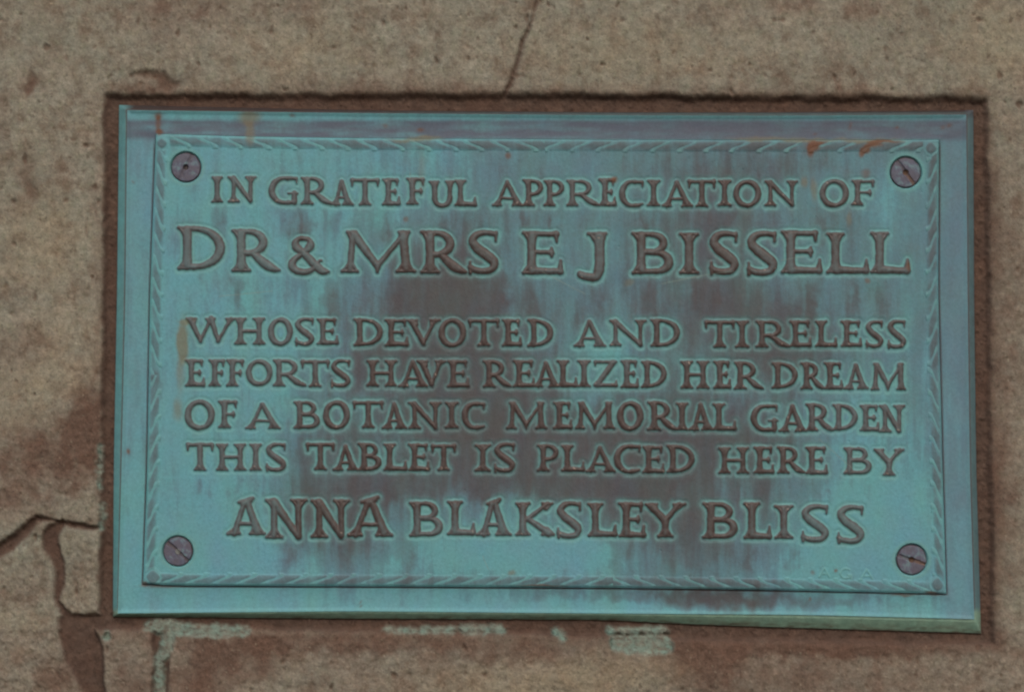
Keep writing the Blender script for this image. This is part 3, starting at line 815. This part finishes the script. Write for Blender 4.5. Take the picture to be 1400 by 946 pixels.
# ------------------------------------------------------------------ stone wall
wall = root('stone_wall', 'rough brown stone wall with dark open joints around the bronze plaque', 'wall', (0, 0, 0))
def axis(lo, a, b, hi, fine, coarse_n):
    left = a - (a - lo) * (np.linspace(1, 0, coarse_n, endpoint=False) ** 1.6)
    right = b + (hi - b) * (np.linspace(0, 1, coarse_n + 1)[1:] ** 1.6)
    return np.concatenate([left, np.arange(a, b, fine), [b], right])
gx = axis(-420, -30, 1430, 1820, 2.0, 60); gy = axis(-380, -30, 976, 1330, 2.0, 60)
GX, GY = np.meshgrid(gx, gy)
wx = GX + 7 * fbm(GX / 30, GY / 30, 301, 4); wy = GY + 7 * fbm(GX / 30, GY / 30, 311, 4)
wx2 = GX + 6 * fbm(GX / 26, GY / 26, 321, 5, .65); wy2 = GY + 6 * fbm(GX / 26, GY / 26, 331, 5, .65)
# opening left for the plaque (its lip is rough)
def box_sd(x, y, l, t, r, b):
    qx = np.maximum(l - x, x - r); qy = np.maximum(t - y, y - b)
    return np.where((qx > 0) & (qy > 0), np.hypot(qx, qy), np.maximum(qx, qy))
k_ = (GY - 150) / 700
topy = 134 + 4 * sstep(700, 1200, GX)
ox = wx2 + 7 * fbm(GX / 60, GY / 60, 341, 4); oy = wy2 + 7 * fbm(GX / 55, GY / 60, 345, 4)
opening = box_sd(ox, oy, 146 - 6 * np.clip(k_, 0, 1), topy, 1347 + 9 * np.clip(k_, 0, 1.0), 857 + 21 * sstep(200, 1340, GX))
# a bay in the opening above the left corner and at the bottom left
JOINTS = [  # points, half width, kind
 ([(760, -380), (742, -60), (735, 0), (727, 28), (714, 58), (706, 92), (690, 132)], [1.0, .2, -1.5, -1.7, -.2, -.6, .6], 0),
 ([(-420, 800), (-100, 775), (-10, 758), (12, 745), (32, 728), (50, 708), (72, 712), (100, 718), (142, 722)], [7, 7, 5, 6, 5, 2, -1, 1.5, 0], 0),
 ([(84, 716), (70, 728), (70, 746), (82, 770), (81, 800), (78, 822), (92, 842)], [3, 8, 9, 4.5, 4, 0, 4], 0),
 ([(106, 862), (114, 890), (122, 918), (131, 950), (142, 1060), (150, 1330)], [22, 25, 19, 12, 12, 12], 0),
 ([(90, 850), (148, 850)], [8, 9], 0), ([(142, 800), (142, 850)], [2, 6], 0),
 ([(220, 868), (222, 900), (218, 960), (215, 1330)], [10, 8, 9, 9], 1),
 ([(918, 960), (955, 980), (1005, 1010), (1090, 1330)], [-1.6, -1.0, -.5, 3], 0),
 ([(1400, 1010), (1820, 990)], [6, 8], 0), ([(1040, 1080), (1400, 1010)], [4, 6], 0),
 ([(-420, 120), (-60, 100), (-40, 60), (-60, -380)], [6, 5, 5, 6], 0), ([(-60, 100), (-45, 430), (-50, 770)], [5, 4, 5], 0),
 ([(1560, -380), (1540, 300), (1555, 1000)], [6, 6, 6], 0),
]
wx2 = wx2 + 2.6 * fbm(GX / 5, GY / 5, 325, 3); wy2 = wy2 + 2.6 * fbm(GX / 5, GY / 5, 335, 3)
jd = np.full(GX.shape, 99.0)
for pts, rad, kd in JOINTS:
    jd = np.minimum(jd, sd_path(wx2, wy2, pts, rad))
# stone number by simple tests against the joint lines
def xat(pts, y): p = np.array(pts); return np.interp(y, p[:, 1], p[:, 0])
def yat(pts, x): p = np.array(pts); return np.interp(x, p[:, 0], p[:, 1])
J = [np.array(j[0]) for j in JOINTS]
crackx = xat(J[0], wy2); j2y = yat(J[1], wx2); j3x = xat(J[2], wy2); j4x = xat(J[3], wy2); j6x = xat(J[5], wy2); j7x = xat(J[6], wy2)
sid = np.full(GX.shape, 1)                                              # upper left
sid = np.where((wy2 < 500) & (wx2 > crackx), 2, sid)                    # upper right and right side
sid = np.where((wx2 > 1340), 2, sid)
low = wy2 > 850
sid = np.where((wx2 < 146) & (wy2 > j2y), 3, sid)                       # lower left
sid = np.where((wx2 < 160) & (wx2 > j3x) & (wy2 > j2y) & (wy2 < 848), 4, sid)   # small block
sid = np.where(low & (wx2 > j4x) & (wx2 < j6x), 5, sid)
sid = np.where(low & (wx2 >= j6x) & (wx2 < j7x), 6, sid)
sid = np.where(low & (wx2 >= j7x), 7, sid)
yR = yat([(1040, 1080), (1400, 1010), (1820, 990)], wx2)
sid = np.where((sid == 7) & (wy2 < yR), 7, np.where(low & (wx2 > j7x) & (wy2 >= yR), 8, sid))
sid = np.where((sid == 7), 2 if False else 7, sid)
sid = np.where((wx2 > 1340) & (wy2 < yR), 2, sid); sid = np.where((sid == 7), 2, sid)
xl = xat([(-60, -380), (-40, 60), (-60, 100), (-45, 430), (-50, 770)], wy2)
sid = np.where((wx2 < xl) & (wy2 < j2y), np.where(wy2 < yat([(-420, 120), (-60, 100)], wx2), 9, 10), sid)
sid = np.where((wx2 > xat([(1560, -380), (1540, 300), (1555, 1000)], wy2)) & (wy2 < yR), 11, sid)
# pale, copper-stained mortar smeared below the plate
PATCH = [([(202, 854), (218, 856), (250, 860), (300, 862), (338, 862)], [7, 11, 9, 9, 5]), ([(232, 862), (228, 884), (220, 902)], [9, 9, 6]), ([(219, 902), (217, 960), (214, 1330)], [6, 7, 7]),
         ([(528, 860), (580, 861), (620, 861)], [3.5, 4, 4]), ([(634, 860), (684, 861)], [6, 6]), ([(834, 862), (912, 862)], [5, 5]), ([(845, 878), (905, 882)], [11, 14]), ([(760, 862), (770, 870)], [5, 4]),
         ([(138, 610), (135, 640), (138, 665)], [2, 3, 2]), ([(139, 690), (139, 724)], [3, 2]), ([(146, 868), (148, 872)], [5, 4])]
pd_ = np.full(GX.shape, 99.0); pid = np.zeros(GX.shape, int)
for n_, (pts, rad) in enumerate(PATCH):
    d = sd_path(wx, wy, pts, rad) + 9 * fbm(GX / 12, GY / 9, 341, 5, .65)
    pid = np.where(d < pd_, n_, pid); pd_ = np.minimum(pd_, d)
rough = .8 + .9 * sstep(170, 120, GX) * sstep(560, 640, GY) + 0.7 * sstep(850, 870, GY)
surf = 5.5 * fbm(GX / 130, GY / 110, 351, 4) + rough * (3.4 * fbm(GX / 28, GY / 26, 361, 5, .6) + 1.3 * fbm(GX / 7, GY / 7, 371, 3))
pits = sstep(.80, .98, vnoise(GX / 6.5 + 40, GY / 8.5, 375)) * sstep(-.1, .25, fbm(GX / 70, GY / 70, 377, 3)) + sstep(.84, .99, vnoise(GX / 14, GY / 19, 379))
surf = surf - 2.6 * pits
offs = np.array([0, 0, .6, -1.5, -.5, 1, 2.0, 1, 0, 1, 0, 1, 0])[np.clip(sid, 0, 12)]
edge_o = sstep(-3.0, 4.5, opening + 1.5 * fbm(GX / 9, GY / 9, 381, 3)); edge_j = sstep(-2.0, 4.0, jd)
depth_j = np.where(jd < 3, 1, 1)
Hw = surf + offs + 3
Hw = Hw - (3.0 + 3 * sstep(10, -10, GY - 135)) * (1 - sstep(0, 12, opening)) ** 2 - 1.5 * (1 - sstep(0, 10, jd)) ** 2
Hw = Hw * edge_o * edge_j + (1 - edge_o) * (-7 + 4.5 * fbm(GX / 16, GY / 16, 391, 5, .65) + 2.2 * sstep(.7, .95, vnoise(GX / 5, GY / 5, 393))) + (1 - edge_j) * edge_o * (-5 + 3 * fbm(GX / 10, GY / 10, 395, 4))
chip = blobs(GX, GY, [(208, 104, 22, 6, .7), (228, 115, 16, 9, .9), (190, 100, 10, 4, .4), (43, 112, 6, 14, .6), (45, 265, 8, 12, .5), (38, 235, 9, 24, .4)], 5, 400)
Hw -= 6 * chip
pm = sstep(1.5, -2.5, pd_)
Hw = Hw * (1 - pm) + pm * (np.where(pid < 3, -1.0, np.where(pid >= 8, -3, -2.0)) + 1.2 * fbm(GX / 6, GY / 6, 405, 3))
# colours
TAN = lin(146, 141, 129); TAN2 = lin(157, 152, 140); RED = lin(120, 102, 92); UMB = lin(100, 78, 68); BED = lin(98, 79, 71); GREY = lin(138, 136, 124)
cl1 = fbm(GX / 90, GY / 90, 411, 5, .6); cl2 = fbm(GX / 22, GY / 26, 421, 4, .6); cl3 = fbm(GX / 200, GY / 160, 431, 3)
wc = mix(TAN, TAN2, np.clip(.5 + 1.6 * cl2, 0, 1)); wc = mix(wc, GREY, np.clip(.3 + 1.8 * cl3, 0, .8))
m1 = fbm(GX / 34, GY / 38, 415, 5, .65); m2 = fbm(GX / 11, GY / 13, 417, 4, .6)
wc = mix(wc, lin(117, 102, 90), np.clip(.16 + 2.6 * m1 + 1.1 * m2, 0, .8)); wc = mix(wc, lin(134, 136, 118), np.clip(1.8 * m2 - .8 * m1, 0, .6))
STAIN = [(60, 620, 90, 55, .62), (120, 560, 26, 60, .5), (20, 690, 60, 24, .4), (110, 600, 30, 70, .4), (250, 12, 60, 20, .6), (220, 45, 22, 14, .3), (1080, 6, 40, 12, .5), (1180, 12, 30, 14, .5), (400, 6, 60, 12, .3),
         (560, 128, 380, 16, .45), (200, 120, 40, 16, .5), (1100, 130, 180, 13, .45), (1372, 420, 30, 260, .42), (1365, 700, 40, 120, .35), (330, 895, 60, 30, .45), (280, 930, 40, 40, .4), (430, 880, 200, 14, .45),
         (700, 890, 120, 16, .35), (960, 900, 60, 36, .45), (1120, 884, 200, 14, .55), (1100, 930, 180, 40, .28), (40, 800, 30, 30, .25), (112, 780, 26, 50, .22), (36, 265, 14, 34, .45), (40, 112, 10, 16, .6), (46, 128, 5, 6, .5),
         (135, 400, 8, 240, .35), (175, 930, 30, 30, .3), (80, 925, 30, 30, .3), (600, 935, 90, 20, .1), (690, 60, 8, 16, .3), (20, 480, 40, 50, .18), (1385, 150, 20, 60, .15), (5, 200, 10, 60, .3), (75, 150, 5, 5, .4)]
LIGHT = [(60, 330, 60, 60, .35), (700, 940, 120, 30, .4), (840, 920, 90, 25, .4), (860, 70, 160, 40, .25), (380, 80, 60, 40, .2), (30, 560, 50, 30, .2), (1370, 60, 30, 60, .3), (30, 845, 40, 14, .2), (450, 60, 60, 30, .2), (1340, 60, 60, 50, .25), (60, 520, 60, 26, .3), (90, 460, 50, 60, .2)]
stn = np.clip(blobs(GX, GY, STAIN, 14, 440) * (1 + 1.3 * cl2) + .75 * np.clip(cl1 + .06, 0, 1) + .30 * sstep(846, 870, GY) + .04 * sstep(1340, 1360, GX) * sstep(150, 300, GY) , 0, .92)
wc = mix(wc, RED, stn); wc = mix(wc, UMB, np.clip(stn * 1.5 - .68, 0, .75))
wc = mix(wc, lin(160, 148, 126), np.clip(blobs(GX, GY, LIGHT, 12, 450) * (1 + 1.5 * cl2), 0, .55))
speck = vnoise(GX / 3.1, GY / 3.1, 461); wc = wc * (1 + .26 * (speck - .5) + .34 * fbm(GX / 9, GY / 9, 463, 3))[..., None]
ls = sstep(.84, .97, vnoise(GX / 4.3, GY / 4.3, 467)); wc = mix(wc, lin(176, 168, 150), .5 * ls)
dk = vnoise(GX / 5, GY / 7, 471); wc = mix(wc, UMB, sstep(.80, .95, dk) * .5 * sstep(-.2, .3, cl2 + .1))
wc = mix(wc, RED * .95, ((sid >= 5) & (sid < 9)) * .15)
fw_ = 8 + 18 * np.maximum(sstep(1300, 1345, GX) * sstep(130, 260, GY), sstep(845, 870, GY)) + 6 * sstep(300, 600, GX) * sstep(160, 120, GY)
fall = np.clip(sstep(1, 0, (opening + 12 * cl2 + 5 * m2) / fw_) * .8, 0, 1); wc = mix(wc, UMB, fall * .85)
wc = mix(wc, BED, np.clip(1 - sstep(-1, 7, np.minimum(opening, jd)), 0, 1) * .95)
bedn = fbm(GX / 18, GY / 18, 397, 5, .65); wc = mix(wc, mix(BED * .74, lin(106, 86, 76), np.clip(.35 + 2.6 * bedn, 0, 1)), .8 * sstep(3, -2, np.minimum(opening, jd)))
wc = mix(wc, UMB, np.clip(chip, 0, .8)); wc = mix(wc, UMB, np.clip(pits, 0, 1) * .65)
PALE = mix(lin(126, 154, 146), lin(148, 152, 142), np.clip(.4 + 2 * cl2, 0, 1)); PALE = mix(PALE, UMB, np.clip(2.4 * fbm(GX / 8, GY / 5, 481, 3) - .1, 0, .6))
wc = mix(wc, PALE, sstep(4.5, -3, pd_) * np.clip(.75 + 1.8 * fbm(GX / 10, GY / 7, 485, 4), .15, .9))
ids = sid.copy()
ids[(opening < .8) | (jd < .2)] = 0
ids = np.where(pd_ < .2, 20 + pid, ids)
# behind the plate only the bed of mortar is left
gW = {0: ('mortar', M_MORTAR, wall, None)}
for k in range(1, 13): gW[k] = ('stone', M_STONE, wall, None)
for k in range(len(PATCH)): gW[20 + k] = ('mortar_patch', M_PATCH, wall, None)
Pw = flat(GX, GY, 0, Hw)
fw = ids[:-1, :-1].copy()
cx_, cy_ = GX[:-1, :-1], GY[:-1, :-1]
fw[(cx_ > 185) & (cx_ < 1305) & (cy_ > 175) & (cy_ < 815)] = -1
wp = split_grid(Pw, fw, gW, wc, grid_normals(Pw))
# plain mortar bed behind the casting
v_ = flat(np.array([180, 1310, 1310, 180.]), np.array([170, 170, 820, 820.]), 0, -9)
bed = build('mortar_bed', v_, [[0, 3, 2, 1]], M_MORTAR, wall, np.tile(BED, (4, 1)))
LAB = {1: 'large tan stone reaching from the top left down beside the plaque', 2: 'large tan stone above and right of the plaque', 3: 'light stone at the lower left corner', 4: 'small narrow block beside the lower left of the plaque',
       5: 'short brown stone below the left end of the plaque', 6: 'long brown stone below the plaque'}
for k, t_ in LAB.items():
    if k in wp: wp[k]['label'] = t_
print('parts', len(parts), 'wall parts', len(wp), 'letters', len(LETTERS))
